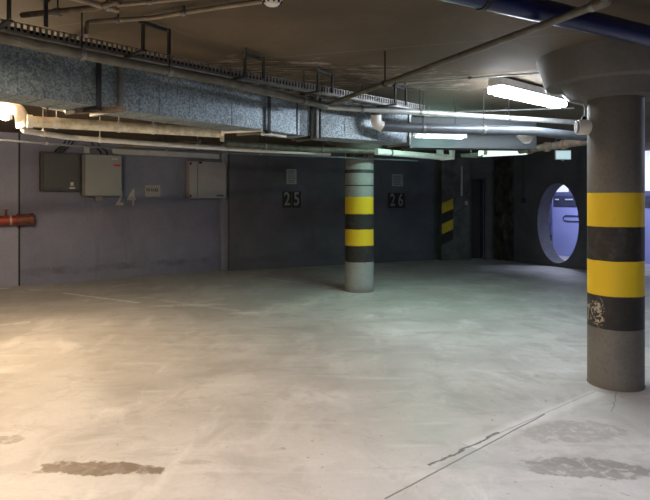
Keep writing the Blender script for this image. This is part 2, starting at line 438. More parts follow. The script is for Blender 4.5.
hw = mb.build('wall_right', M_wallback, kind='structure'); hw.data.materials.append(M_reveal)

# the bright space beyond the opening: low lilac wall, dark rail band, lit glazing
W = 2.3
def bp(t, z, w=W): return hp(t, z, w)
t563 = None
q = line_pt(bp(0,0), bp(1,0), 563); Yq = q.y
z1 = zof(206.5, Yq); z2 = zof(196, Yq); z3 = zof(192, Yq)
LT0, LT1 = -1.2, 13.5
def bslab(za, zb, w0, w1): return MB().box(bp(LT0, za, W+w0), hd*(LT1-LT0), hn*(w1-w0), (0,0,zb-za))
bslab(0, z1, 0, .15).build('wall_beyond', M_lilac, kind='structure')
bslab(z1, z2, -.02, .17).build('trim_3', M_rail, kind='structure')
bslab(z2, z3, .0, .12).build('trim_4', M_lilacdark, kind='structure')
wn = bslab(z3, CEIL, .10, .12).build('window_1', M_winlit, kind='structure')
mb = MB()
t = LT0
while t < LT1: mb.box(bp(t, z3, W+.02), hd*.05, hn*.08, (0,0,CEIL-z3)); t += 1.55
mb.build('window_frame', M_lilacdark, wn)
MB().box(bp(LT0, 0, W), hd*.1, -hn*(W-T), (0,0,CEIL)).build('wall_beyond_end', M_lilacdark, kind='structure')
# small reflectors and cables on the rail band
for px in (556, 566, 571.5):
    a = line_pt(bp(0,0), bp(1,0), px)
    o_ = a - hn*.02; o_.z = (z1+z2)/2 + .03
    w_ = {556:.10, 566:.16, 571.5:.05}[px]
    MB().box(o_, hd*w_, -hn*.03, (0,0,.035)).build('rail_reflector', M_signplate, bpy.data.objects['trim_3'])
# recessed handle on the lilac wall
a = line_pt(bp(0,0), bp(1,0), 573); zc_h = zof(218.5, a.y)
g = MB()
mb = g
for s_, r_ in ((0, .12), ):
    pts = [hp(0,0,0)*0]
pt = lambda u, z: a + hd*u + V((0,0,z)) - hn*.012
mb.tube([pt(-.22, zc_h+.07), pt(.30, zc_h+.07)], .016, 8).tube([pt(-.22, zc_h-.07), pt(.30, zc_h-.07)], .012, 8).tube([pt(-.22, zc_h+.07), pt(-.30, zc_h), pt(-.22, zc_h-.07)], .014, 8, .05).tube([pt(.30, zc_h+.07), pt(.38, zc_h), pt(.30, zc_h-.07)], .014, 8, .05)
tag(mb.build('pull_rail', M_rail), 'dark rounded handle loop on the lilac wall seen through the oval opening', 'handle')

def hazard(name, P, u, nn, w, z0, z1, n, slope, label, first='y'):
    th = thing(name, P + V((0,0,z0)), label, 'marking')
    h = (z1-z0)/n
    for i in range(n):
        a = z0 + i*h
        mb = MB(); o = P + nn*.002
        q = [o+V((0,0,a-slope/2)), o+u*w+V((0,0,a+slope/2)), o+u*w+V((0,0,a+h+slope/2)), o+V((0,0,a+h-slope/2))]
        A = [mb.bm.verts.new(x) for x in q]; B = [mb.bm.verts.new(x + nn*.003) for x in q]
        mb.bm.faces.new(B)
        for i2 in range(4): mb.bm.faces.new([A[i2], A[(i2+1)%4], B[(i2+1)%4], B[i2]])
        yel = (i % 2 == (0 if first == 'y' else 1))
        mb.build('yellow_stripe' if yel else 'black_stripe', M_yelpaint if yel else M_blackpaint, th)
    return th
zt = zof(201, 13.9); zb = zof(242, 13.9)
hazard('hazard_marking', P1 + nrm(wr)*.0, wr, nrm(wr), .345, zb, zt, 4, .12, 'yellow and black slanted hazard stripes on the corner of the dim pillar beside the doorway', 'k')
a = line_pt(hp(0,0,W-.6), hp(1,0,W-.6), 550.5)
pw = MB().box(a - hd*.12, hd*.16, hn*.06, (0,0,CEIL)).build('wall_beyond_pier', M_lilacdark, kind='structure')
hazard('hazard_marking', a - hd*.12 - hn*.0, hd, -hn, .16, zof(257, a.y), zof(236, a.y), 3, .10, 'small hazard stripes low on the pier seen through the oval opening', 'k')

# ------------------------------------------------------------------ columns
def column(name, c, R, mat, label, cap=True):
    th = thing(name, V((c[0], c[1], 0)), label, 'column', 'painted round concrete columns')
    MB().lathe((c[0], c[1], 0), [(R+.004, 0), (R, .02), (R, .6), (R, 1.2), (R, 2.34)], 64).build('shaft', mat, th)
    MB().lathe((c[0], c[1], 0), [(.33, 2.32), (.335, 2.33), (.41, 2.445)], 64).build('lower_capital', M_cap, th)
    MB().lathe((c[0], c[1], 0), [(.53, 2.44), (.54, 2.45), (.605, CEIL)], 64).build('upper_capital', M_cap, th)
    return th
c1 = (2.375, 4.58); c2 = (.567, 9.26)
column('round_column', c1, .210, M_colnear, 'large near concrete column with yellow and black bands and a scraped black band, at right')
cf = column('round_column', c2, .235, M_colfar, 'smaller far concrete column with yellow and black bands, in front of the wall between bays 25 and 26')
MB().lathe((c2[0], c2[1], 0), [(.240, zof(173,9.1)), (.242, zof(172.6,9.1)), (.242, zof(170,9.1)), (.240, zof(169.6,9.1))], 48).build('strap', M_darkrim, cf)
MB().lathe((c2[0], c2[1], 0), [(.238, zof(186,9.1)), (.239, zof(185.7,9.1)), (.239, zof(185.3,9.1)), (.238, zof(185,9.1))], 48).build('band_wire', M_strap, cf)
lab(bpy.data.objects['strap'], 'dark strap round the column')

# ------------------------------------------------------------------ ducts
A = V((-1.93, 3.32, 0)); Bp = V((-.246, 5.51, 0)); Cc = V((.97, 6.33, 0))
d1 = (Bp - A).normalized(); d2 = (Cc - Bp).normalized()
S = A - d1*2.2
b1 = V((-d1.y, d1.x, 0)); b2 = V((-d2.y, d2.x, 0)); Wd = .34
bis = (b1+b2).normalized(); Bb = Bp + bis*(Wd/bis.dot(b1))
z0, zt = 2.14, 2.52
th = thing('ventilation_duct', V((S.x, S.y, z0)), 'long galvanised rectangular air duct hung below the ceiling, running from top left to the middle', 'duct')
MB().prism([(S.x,S.y),(Bp.x,Bp.y),(Bb.x,Bb.y),((S+b1*Wd).x,(S+b1*Wd).y)], z0, zt).build('duct_run', M_galv, th)
MB().prism([(Bp.x,Bp.y),(Cc.x,Cc.y),((Cc+b2*Wd).x,(Cc+b2*Wd).y),(Bb.x,Bb.y)], z0, zt).build('duct_end_run', M_galv, th)
def dpt(px): 
    p = line_pt(A, Bp, px)
    return p if px < 300 else line_pt(Bp, Cc, px)
def flange(px, w, out, mat, name):
    f = dpt(px); dd, bb = (d1, b1) if px < 300 else (d2, b2)
    o = f - bb*out - dd*w/2
    mb = MB()
    mb.box(o + V((0,0,z0-out)), dd*w, bb*(Wd+2*out), (0,0,out)).box(o + V((0,0,zt)), dd*w, bb*(Wd+2*out), (0,0,out))
    mb.box(o + V((0,0,z0)), dd*w, bb*out, (0,0,zt-z0)).box(o + bb*(Wd+out) + V((0,0,z0)), dd*w, bb*out, (0,0,zt-z0))
    return mb.build(name, mat, th)
flange(119.5, .035, .022, M_steel, 'flange'); flange(297, .012, .006, M_strap, 'seam_strip')
flange(311, .02, .022, M_strap, 'flange'); flange(316.5, .03, .024, M_steel, 'flange'); flange(319.5, .012, .02, M_strap, 'seam_strip')
for px in (-60, -25, 18, 45, 70, 140, 160, 190, 232, 345, 378):
    flange(px, .006, .003, M_galv, 'panel_rib')
flange(409, .03, .02, M_steel, 'flange')
for px in (94, 265.5):           # hanging straps up to the ceiling
    f = dpt(px); o = f - b1*.035
    mb = MB().box(o + V((0,0,z0-.03)), d1*.035, b1*.012, (0,0,zt-z0+.03)).box(o + b1*(Wd+.06) + V((0,0,z0-.03)), d1*.035, b1*.012, (0,0,CEIL-z0+.03))
    mb.box(o + V((0,0,z0-.03)), d1*.035, b1*(Wd+.07), (0,0,.028))
    mb.build('hanging_strap', M_strap, th)
MB().bar(C(124,108.5,2.12), C(77,111.5,2.12), .045, .03).build('support_bar', M_brownpipe, th)
# second, smooth duct further back
E0 = V((1.02, 6.72, 0)); E1 = V((2.62, 6.93, 0)); e = (E1-E0).normalized(); eb = V((-e.y, e.x, 0))
th = thing('ventilation_duct', V((E0.x, E0.y, 2.14)), 'smooth grey duct behind the glowing tube lamp, right of the galvanised duct end', 'duct')
MB().box(E0 + V((0,0,2.14)), E1-E0, eb*.4, (0,0,.36)).build('duct_run', M_smooth, th, .006)
MB().box(E0 - eb*.012 - e*.0 + V((0,0,2.125)), e*.03, eb*.424, (0,0,.39)).build('flange', M_smooth, th)
MB().box(E0 - eb*.010 + V((0,0,2.13)), E1-E0, eb*.012, (0,0,.012)).build('lower_edge', M_smooth, th)
for q_ in (.3, 1.3):
    MB().cyl(E0 + e*q_ + eb*.2 + V((0,0,2.49)), E0 + e*q_ + eb*.2 + V((0,0,CEIL)), .006, 8).build('hanging_rod', M_steel, th)

# ------------------------------------------------------------------ pipes
def rods(th, pts, r, mat=None, rr=.005, clamp=True):
    for p in pts:
        p = V(p)
        MB().cyl(p + V((0,0,r*.5)), V((p.x, p.y, CEIL)), rr, 8).build('hanging_rod', mat or M_strap, th)
def clampring(th, a, d, r, mat): 
    a = V(a); d = V(d).normalized()
    MB().cyl(a - d*.015, a + d*.015, r+.006, 20).build('pipe_clamp', mat, th)
def pipe(name, pts, r, mat, label, bend=0, hang=(), n=16, cat='pipe', clampmat=None):
    pts = [V(p) for p in pts]
    th = thing(name, V((pts[0].x, pts[0].y, min(p.z for p in pts)-r)), label, cat)
    MB().tube(pts, r, n, bend).build('pipe_run', mat, th)
    for i, t in hang:
        p = pts[i].lerp(pts[i+1], t); rods(th, [p], r, clampmat); clampring(th, p, pts[i+1]-pts[i], r, clampmat or M_steel)
    return th
u1 = (C(320,104,2.40) - C(0,38,2.40)).normalized()
thick = [C(0,38,2.40) - u1*2.0, C(110,60,2.40), C(220,80.5,2.40), C(326,106,2.395)]
pipe('overhead_pipe', thick, .032, M_pipegrey, 'thick dusty grey pipe running under the cable tray from the top left corner', 0, ((0,.93),(1,.5),(2,.75)))
pipe('overhead_pipe', [C(322,106.5,2.43), C(430,113,2.43), C(579,122.5,2.43)], .03, M_pipezinc, 'bright zinc pipe running right from under the cable tray to behind the near column', 0, ((0,.35),(0,.9),(1,.5)))
el = C(376,112,2.40)
pl = [at(376, 5.85, 2.42), at(376, 5.88, 2.275), at(411,5.99,2.27), at(530,6.24,2.27), at(588,6.42,2.22)]
t_ = pipe('overhead_pipe', pl, .052, M_bluegrey, 'wide blue-grey pipe with a pale elbow in front of the duct end, running right', .10, ((2,.1),(2,.6)))
MB().tube([at(376,5.85,2.39), at(376,5.87,2.30), at(382,5.89,2.272)], .056, 16, .06).build('elbow', M_pipewhite, t_); lab(bpy.data.objects['elbow'], 'pale plastic elbow')
u = (C(600,3,2.418) - C(320,107,2.418)).normalized()
dg = [C(320,107.5,2.418), C(385,83.5,2.418), C(575,13,2.418), C(607,1,2.418)]
t_ = pipe('overhead_pipe', dg, .020, M_pipegrey, 'thin grey pipe crossing the ceiling diagonally up to the top right', 0, ((2,.6),))
p = dg[1]; MB().cyl(p + V((0,0,0)), V((p.x,p.y,CEIL)), .007, 8).build('hanging_rod', M_strap, t_); clampring(t_, p, u, .02, M_strap)
MB().tube([dg[3]-u*.06, dg[3], dg[3]+V((0,0,.2))], .028, 14, .05).build('elbow', M_pipegrey, t_)
# blue pipe
bl = [at(380, 2.10, 2.51), C(480,-4,2.51), C(620,29,2.51), C(760,62,2.51)]
bl[0] = bl[1] - (bl[2]-bl[1]).normalized()*1.2
bl[3] = bl[2] + (bl[2]-bl[1]).normalized()*2.5
t_ = pipe('overhead_pipe', bl, .060, M_bluepipe, 'blue painted pipe under the ceiling in the top right corner', 0, ((1,.02),(2,.5)), 28, clampmat=M_strap)
# lagged pipe in the left bay
uu = (at(220,6.69,2.30) - at(60,5.74,2.30)).normalized()
g0 = at(60,5.74,2.285) - uu*.28; g1 = at(222,6.70,2.30)
t_ = pipe('overhead_pipe', [g0, g1], .056, M_pipelag, 'fat pale lagged pipe ending in a collar below the duct, at left', 0, ((0,.12),(0,.42),(0,.6)), 24, clampmat=M_pipewhite)
MB().cyl(g0 - uu*.02, g0 + uu*.03, .068, 24).build('end_collar', M_pipewhite, t_)
f = g1; MB().box(f - uu*.02 + V((.0,-.03,-.10)), uu*.045, V((.0,.06,0)), (0,0,.17)).build('end_bracket', M_pipelag, t_)
# big warm-lit pipe from the left that drops to a thin pipe
e0 = C(-60,101,2.44)
lp = [e0 - uu*1.2, C(-30,103,2.44), C(14,107.5,2.44), C(22,116,2.37), C(22,132,2.24), at(32,6.22,2.215)]
pw1 = [C(27,134.5,2.21), C(70,137.5,2.21), C(150,143.5,2.21), C(240,149.5,2.21), C(330,154,2.21)]
a0 = C(-30,106,2.44); a1 = C(12,107,2.44); 
a2 = V((a1.x+.10, a1.y+.02, 2.38)); a3 = V((a2.x+.03, a2.y+.05, 2.24)); 
big = [a0 - uu*1.5, a0, a1, a2, a3]
t_ = pipe('overhead_pipe', [a0 - uu*1.6, a0, V((a1.x+.08, a1.y, 2.43)), V((a1.x+.10, a1.y+.02, 2.23))], .062, M_pipewhite, 'broad white plastic pipe bending down at the far left', .09, ((0,.9),), 20, clampmat=M_pipewhite)
MB().cyl(V((a1.x-.02, a1.y, 2.435)), V((a1.x+.02, a1.y, 2.435)), .072, 20).build('elbow_collar', M_pipewhite, t_)
q0 = V((a1.x+.10, a1.y+.02, 2.27))
t_ = pipe('overhead_pipe', [q0, V((q0.x, q0.y, 2.205)), pw1[1], pw1[2], pw1[3], pw1[4]], .030, M_pipewhite, 'slim white pipe leaving the bend at far left and running below the lagged pipe', .05, ((1,.4),(2,.35),(3,.5)), clampmat=M_pipewhite)
# small fittings above the lagged pipe
t_ = thing('pipe_valve', C(42,104,2.40), 'small brass-coloured valve and stub pipe under the duct, at left', 'valve')
MB().tube([C(36,104,2.41), C(47,108,2.41), C(66,111,2.41)], .012, 10).build('stub_pipe', M_pipewhite, t_)
MB().cyl(C(47,106,2.42), C(47,110,2.42), .022).build('valve_body', M_strap, t_)
MB().cyl(C(65,111,2.40), C(68,111,2.40), .026).build('valve_cap', M_pipewhite, t_)
q = C(47,108,2.41); MB().cyl(q, V((q.x,q.y,CEIL)), .006, 8).build('hanging_rod', M_steel, t_)
for pa_, pb_, z_, lb_ in (((222,132.5),(262,130.5),2.115,'short thin stub pipe lit under the galvanised duct, just right of the collar'),((262,133.5),(286,136.5),2.11,'tiny pale stub pipe under the galvanised duct, below its second dark strap')):
    t_ = thing('stub_pipe', C(pa_[0], pa_[1], z_), lb_, 'pipe')
    MB().tube([C(pa_[0], pa_[1], z_), C(pb_[0], pb_[1], z_)], .011, 10).build('pipe_run', M_pipewhite, t_)
    MB().cyl(C(pa_[0], pa_[1], z_), C(pa_[0]+2, pa_[1]+.1, z_), .02, 12).build('end_cap', M_pipewhite, t_)
    q = C((pa_[0]+pb_[0])/2, (pa_[1]+pb_[1])/2, z_); MB().cyl(q, V((q.x,q.y,2.14)), .005, 8).build('hanging_rod', M_steel, t_)
# conduit along the wall and white ones in the middle
K = lambda px, py: C(px, py, 2.16)
pipe('wall_conduit', [K(-30,137.5), K(75,146), K(220,152.5), K(345,157.5), K(417,160.8)], .013, M_bluegrey, 'long thin metal conduit crossing in front of the far column', 0, ((0,.7),(1,.6),(2,.3)), 10, 'conduit')
t_ = pipe('white_conduit', [C(376,151.5,2.26), C(441,157,2.26)], .052, M_pipewhite, 'bright white pipe ending in a square bend right of the far column', 0, ((0,.2),), 16, 'conduit')
qe = C(440,157,2.26); qs = C(452,157,2.26)
MB().tube([qe, qs, V((qs.x, qs.y, 2.48))], .062, 4, 0.0).build('square_bend', M_pipewhite, t_)
MB().tube([V((qe.x, qe.y, 2.26)), V((qe.x, qe.y, 2.48))], .062, 4).build('square_riser', M_pipewhite, t_)
for q in (qs, qe): MB().cyl(q+V((0,0,.2)), V((q.x,q.y,CEIL)), .008, 8).build('hanging_rod', M_steel, t_)
pipe('overhead_pipe', [C(225,143,2.26), C(300,149,2.26), C(374,151.3,2.26)], .045, M_pipegrey, 'dark pipe in shade under the duct, left of the white pipe', 0, ((0,.5),(1,.3)))
pipe('overhead_pipe', [C(120,146,2.27), C(200,141.5,2.27)], .03, M_pipegrey, 'short dull pipe crossing behind the lagged pipe', 0, ((0,.5),), 12)
# valve cluster over the far column
t_ = thing('pipe_joint', C(356,154,2.24), 'dark flanged pipe joint with red fitting just above the far column', 'pipe joint')
MB().cyl(C(348,154,2.23), C(366,155,2.23), .055).build('joint_body', M_strap, t_)
MB().cyl(C(351,154,2.23), C(353,154.1,2.23), .075).build('joint_flange', M_brownpipe, t_); MB().cyl(C(362,154.8,2.23), C(364,154.9,2.23), .075).build('joint_flange', M_brownpipe, t_)
MB().cyl(C(367,153,2.25), C(375,153.5,2.25), .035).build('red_fitting', M_redpipe, t_)
q = C(357,154,2.24); MB().cyl(q, V((q.x,q.y,CEIL)), .008, 8).build('hanging_rod', M_pipewhite, t_)
# rusty pipe with couplings right
t_ = pipe('overhead_pipe', [at(520,7.6,2.17), at(598,6.5,2.20)], .045, M_brownpipe, 'rusty brown pipe with three couplings left of the near column', 0, ((0,.5),))
r0, r1 = at(520,7.6,2.17), at(598,6.5,2.20)
for t in (.12, .36, .58):
    a_ = r0.lerp(r1, t); d_ = (r1-r0).normalized(); MB().cyl(a_, a_+d_*.05, .062, 20).build('coupling', M_brownpipe, t_)
# triangular support plate, with no fixing to the pipe modelled
a_ = at(518,6.35,2.26); b_ = at(535,6.35,2.26); c_ = at(527,6.35,zof(143,6.35))
mb = MB(); mb.box(V((a_.x,a_.y,2.215)), V((b_.x-a_.x,0,0)), V((0,.05,0)), (0,0,.03))
A3 = [mb.bm.verts.new(q) for q in (V((a_.x,a_.y,2.22)), V((b_.x,b_.y,2.22)), V((c_.x+.03,c_.y,2.145)), V((c_.x-.03,c_.y,2.145)))]
B3 = [mb.bm.verts.new(v.co + V((0,.05,0))) for v in A3]
mb.bm.faces.new(A3); mb.bm.faces.new(B3[::-1])
for i in range(4): mb.bm.faces.new([A3[i], A3[(i+1)%4], B3[(i+1)%4], B3[i]])
tag(mb.build('support_plate', M_pipewhite), 'pale tapered support plate under the wide blue-grey pipe', 'bracket')
# thin ceiling conduit with elbow
cz = 2.645
tt = [C(365,92,2.60), C(367,88,cz), C(405,83.5,cz), C(470,78,cz), C(538,73,cz)]
dirc = V((c1[0]-tt[4].x, c1[1]-tt[4].y, 0)).normalized()
cc = V((c1[0], c1[1], 0)); rad = -dirc
side = V((-1, .12, 0)).normalized()
cap_pts = [cc+rad*.63+V((0,0,2.645)), cc+rad*.56+V((0,0,2.44)), cc+rad*.43+V((0,0,2.42)), cc+side*.35+V((0,0,2.31)), cc+side*.235+V((0,0,2.29)), cc+side*.237+V((0,0,2.17))]
t_ = pipe('thin_conduit', tt + cap_pts, .0095, M_pipezinc, 'thin electrical conduit along the ceiling, down the near column capital to its junction box', .04, (), 8, 'conduit')
for i in (2, 3): clampring(t_, tt[i], tt[i+1]-tt[i], .012, M_steel)
pipe('thin_conduit', [C(455,112,2.60), C(574,108,2.60)], .008, M_pipezinc, 'thin conduit crossing behind the bright lamp near the column', 0, ((0,.3),(0,.9)), 8, 'conduit')
jb = cc + side*.210 + V((0,0,2.10))
t_ = thing('junction_box', jb, 'round pale junction box fixed to the left side of the near column', 'electrical box')
MB().cyl(jb - side*.02, jb + side*.085, .062, 24).build('box_body', M_pipewhite, t_, .006)
MB().cyl(jb + side*.085, jb + side*.10, .052, 24).build('lid', M_palebox, t_, .004)
MB().cyl(jb + side*.04 + V((0,0,.055)), jb + side*.03 + V((0,0,.085)), .018, 12).build('cable_gland', M_strap, t_)
# ceiling conduits top left
pipe('ceiling_conduit', [C(86,36,2.50), C(87,22,2.63), C(150,18,2.63), C(220,7,2.63), C(264,1,2.63)], .014, M_ceilpipe, 'bent conduit on the ceiling leading to the round detector', .03, ((1,.5),(2,.5)), 10, 'conduit')
pipe('ceiling_conduit', [C(60,-6,2.60), C(118,10.5,2.60)], .016, M_ceilpipe, 'short pale conduit on the ceiling at the top left edge', 0, ((0,.8),), 10, 'conduit')
pipe('ceiling_conduit', [C(22,15.5,2.60), C(95,8,2.60), C(120,1,2.60)], .018, M_brownpipe, 'dark conduit on the ceiling at the top left', 0, ((0,.5),), 10, 'conduit')
pipe('ceiling_conduit', [C(118,5,2.62), C(200,-3,2.62), C(240,-8,2.62)], .012, M_ceilpipe, 'slender conduit on the ceiling at the top edge, left of the detector', 0, ((0,.4),), 10, 'conduit')
dc = C(272,2.5,2.62)
t_ = thing('smoke_detector', dc, 'small round white detector on the ceiling at the top edge', 'detector')
MB().lathe((dc.x, dc.y, 0), [(.035,2.605),(.05,2.62),(.062,2.64),(.062,CEIL)], 32).build('housing', M_pipewhite, t_)
mb = MB()
for i in range(10):
    k_ = 2*math.pi*i/10; q = V((dc.x+.051*math.cos(k_), dc.y+.051*math.sin(k_), 2.612)); mb.box(q-V((.006,.006,0)), (.012,0,0), (0,.012,0), (0,0,.018))
mb.build('sensor_slot', M_strap, t_)

# ------------------------------------------------------------------ cable tray
T0 = C(0,24,2.49); T1 = C(230,72,2.49); T2 = C(425,108.5,2.49)
td = (T1-T0).normalized(); T0 = T0 - td*2.0
th = thing('cable_tray', V((T0.x,T0.y,2.44)), 'perforated metal cable tray hung under the ceiling above the long duct', 'cable tray')
def tray(Pa, Pb, wdt, idx):
    d = (Pb-Pa).normalized(); bk = V((-d.y, d.x, 0)); L = (Pb-Pa).length
    for nm, off in (('front_rail', 0), ('rear_rail', wdt)):
        mb = MB(); o = Pa + bk*off
        mb.box(o + V((0,0,-.03)), d*L, bk*.004, (0,0,.010)).box(o + V((0,0,.026)), d*L, bk*.004, (0,0,.006))
        mb.box(o + V((0,0,-.032)), d*L, bk*(.022 if off == 0 else -.022), (0,0,.003))
        q = 0
        while q < L-.02:
            mb.box(o + d*q + V((0,0,-.03)), d*.014, bk*.004, (0,0,.06)); q += .034
        mb.build(nm, M_steel, th)
    mb = MB(); q = .05
    while q < L: mb.box(Pa + d*q + V((0,0,-.028)), d*.03, bk*wdt, (0,0,.006)); q += .14
    mb.build('rungs', M_steel, th)
    MB().box(Pa + bk*.004 + V((0,0,-.036)), d*L, bk*.055, (0,0,.004)).build('tray_bed', M_steel, th)
    for j, off in enumerate((.03, .06, .085, .13)):
        mb = MB(); pts = []
        for i in range(15): pts.append(Pa + d*(L*i/14) + bk*(off + random.uniform(-.008,.008)) + V((0,0,-.008+random.uniform(0,.006))))
        o_ = mb.tube(pts, .010 if j % 2 else .013, 6).build('cable', M_black, th)
tray(T0, T1, .18, 0); tray(T1, T2, .18, 1)
for px, py in ((143,49),(245,75),(318,90),(9,19),(395,103)):
    p = C(px, py, 2.46); dd = td
    w_ = .17
    mb = MB(); o = V((p.x, p.y, 2.46)); bk = V((-dd.y, dd.x, 0))
    mb.bar(o, V((o.x,o.y,2.63)), .018, .018, up=dd).bar(o+dd*w_*1.1, o+dd*w_*1.1+bk*.0+V((0,0,.17)), .018, .018, up=dd)
    mb.bar(V((o.x,o.y,2.63))-dd*.02, o+dd*w_*1.3+bk*.05+V((0,0,.17)), .03, .022)
    mb.bar(o+V((0,0,.17)), V((o.x,o.y,CEIL)), .012, .012, up=dd).bar(o-bk*.02+V((0,0,-.012)), o+bk*.22+V((0,0,-.012)), .03, .012)
    mb.build('hanger', M_strap, th)
# low narrow tray under the far lamp
p0, p1 = C(461,157.2,2.19), C(515,152,2.19)
t_ = thing('cable_tray', V((p0.x,p0.y,2.15)), 'dull flat cable tray slanting behind the white square bend', 'cable tray')
dd = (p1-p0).normalized(); bk = V((-dd.y,dd.x,0))
MB().box(p0, p1-p0, bk*.28, (0,0,.006)).build('tray_bed', M_pipezinc, t_)
MB().box(p0, p1-p0, bk*.006, (0,0,.05)).build('side_rail', M_pipegrey, t_); MB().box(p0+bk*.28, p1-p0, bk*.006, (0,0,.05)).build('side_rail', M_pipegrey, t_)
for q in (.2, .8):
    m = p0.lerp(p1, q); MB().cyl(m+bk*.003, V((m.x,m.y,CEIL))+bk*.003, .006, 8).build('hanging_rod', M_steel, t_)

# ------------------------------------------------------------------ lamps
def lamp(a, b, w, h, em, label, hang=True, name='batten_lamp', group=None, twin=False, hous=None, skirt=0):
    a, b = V(a), V(b); d = (b-a).normalized(); s_ = V((-d.y, d.x, 0)).normalized(); up = V((0,0,1))
    th = thing(name, V((a.x,a.y,min(a.z,b.z)-h)), label, 'ceiling lamp', group)
    hw_ = .05 if twin else w
    MB().box(a - s_*hw_/2 + up*0, b-a, s_*hw_, up*h*.5).build('housing', hous or M_housing, th, .004)
    if twin:
        for o in (-w*.28, w*.28):
            MB().cyl(a + s_*o - up*.022 + d*.03, b + s_*o - up*.022 - d*.03, .014, 10, caps=False).build('tube', em, th)
        for q in (a, b-d*.03): MB().box(q - s_*w/2 - up*.045, d*.03, s_*w, up*.045).build('end_cap', M_pipewhite, th)
    else:
        mb = MB(); n = 6; L = (b-a)
        prof = [(-w/2, 0), (-w*.46, -h*.3), (-w*.28, -h*.5), (w*.28, -h*.5), (w*.46, -h*.3), (w/2, 0)]
        A_ = [mb.bm.verts.new(a + d*.05 + s_*x + up*z) for x, z in prof]; B_ = [mb.bm.verts.new(b - d*.05 + s_*x + up*z) for x, z in prof]
        for i in range(5): mb.bm.faces.new([A_[i], A_[i+1], B_[i+1], B_[i]])
        mb.bm.faces.new(A_); mb.bm.faces.new(B_)
        mb.build('diffuser', em, th)
        for q in (a, b-d*.05): MB().box(q - s_*w/2 - up*h*.42, d*.05, s_*w, up*h*.42).build('end_cap', em if em is M_tubecool else M_pipewhite, th, .004)
    if skirt:  # skirts added to hold lamp light off the ceiling and upper walls
        for o in (-1, 1): MB().box(a + s_*(o*(w/2+.004)) - s_*.002 - up*skirt, b-a, s_*.004, up*(skirt+h*.4)).build('reflector_skirt', M_housing, th)
        for q in (a - d*.004, b): MB().box(q - s_*w/2 - up*skirt, d*.004, s_*w, up*skirt).build('end_skirt', M_housing, th)
    if hang:
        for q in (.2, .8):
            m = a.lerp(b, q); MB().cyl(m + up*h*.4, V((m.x,m.y,CEIL)), .006, 8).build('hanging_rod', M_strap, th)
    return th
lamp(C(495,86,2.575), C(560,101.5,2.575), .15, .15, M_tubecool, 'bright white strip lamp on the ceiling beside the near column capital', True)
lamp(at(412,6.50,2.26), at(466,6.58,2.25), .075, .06, M_tubegreen, 'glowing tube lamp in front of the smooth grey duct')
lamp(at(481,7.85,zof(149.5,7.85)), at(531,7.85,zof(147,7.85)), .28, .20, M_tubedim, 'wide pale dimmer lamp under the duct, further back right of the square white bend')
lamp((1.0,7.75,2.56), (2.0,8.35,2.56), .16, .10, M_tubegreen2, 'green-white strip lamp on the ceiling hidden behind the smooth grey duct')
# warm twin tube lamp at the left edge
wa = at(-110,4.85,2.34); wb = at(10,5.55,2.335)
lamp(wa, wb, .14, .07, M_tubewarm, 'warm twin tube lamp under the white pipe at the left edge', twin=True)
# unseen strip lamps added to light the foreground floor and the space beyond
lamp((-2.4,1.8,2.60), (-1.2,2.6,2.60), .17, .05, M_tubewarmfront, skirt=.065, label='added strip lamp on the ceiling above the view, left', group='strip lamps out of view')
lamp((.3,.9,2.60), (1.6,1.7,2.60), .17, .05, M_tubefront, skirt=.065, label='added strip lamp on the ceiling above the view, right', group='strip lamps out of view')
lamp((6.6,7.2,2.60), (7.8,6.2,2.60), .17, .10, M_tubelilac, 'added lilac-white strip lamp beyond the right edge of the view', group='strip lamps out of view')
pA, pB = hp(.7, 2.60, 1.3), hp(1.9, 2.60, 1.3)
lamp(pA, pB, .17, .10, M_tubelilac, 'added strip lamp in the bright space beyond the oval opening', group='strip lamps out of view')

# ------------------------------------------------------------------ things on the walls
def onl(px): 
    return line_pt(L0, L1, px) if px < 231 else line_pt(R0, R1, px)
def wbox(mb, px0, px1, py0, py1, d0, d1, ref=None):
    a, b = onl(px0), onl(px1); u = wl if px0 < 231 else wr; nn = nrm(u)
    zt_, zb_ = zof(py0, a.y), zof(py1, a.y)
    if ref: zt_, zb_ = ref
    wd_ = (b-a).length; a.z = zb_
    return mb.box(a + nn*d0, u*wd_, nn*(d1-d0), (0,0,zt_-zb_))
def wpt(px, py, d=0):
    a = onl(px); a.z = zof(py, a.y); return a + nrm(wl if px < 231 else wr)*d
# dark grey box
t_ = thing('wall_box', wpt(59,192), 'dark grey flat electrical box, leftmost on the wall, with a tiny white logo', 'electrical box')
wbox(MB(), 39, 79, 152, 191, 0, .16).build('body', M_darkrim, t_, .01)
dr = wbox(MB(), 42, 77, 154, 189, .16, .185).build('door', M_darkbox, t_, .006)
mk = wbox(wbox(MB(), 68.5, 71.5, 182.5, 186, .185, .187), 67.5, 73, 187.3, 189, .185, .187).build('logo_mark', M_white, dr)
# pale box with red label
t_ = thing('wall_box', wpt(100,197), 'pale grey electrical box with a small red label, beside the dark box', 'electrical box')
wbox(MB(), 79.8, 118, 155, 196, 0, .2).build('body', M_greybox2, t_, .01)
dr = wbox(MB(), 82.5, 118.5, 155.0, 196, .2, .23).build('door', M_greybox, t_, .006)
wbox(MB(), 110.2, 117.5, 165, 166.8, .23, .232).build('red_label', M_red, dr)
wbox(MB(), 109, 114.5, 158.5, 160.5, .23, .232).build('name_strip', M_trunk, dr)
wbox(MB(), 94, 101, 196.3, 201, .03, .12).build('outlet_block', M_greybox, t_)
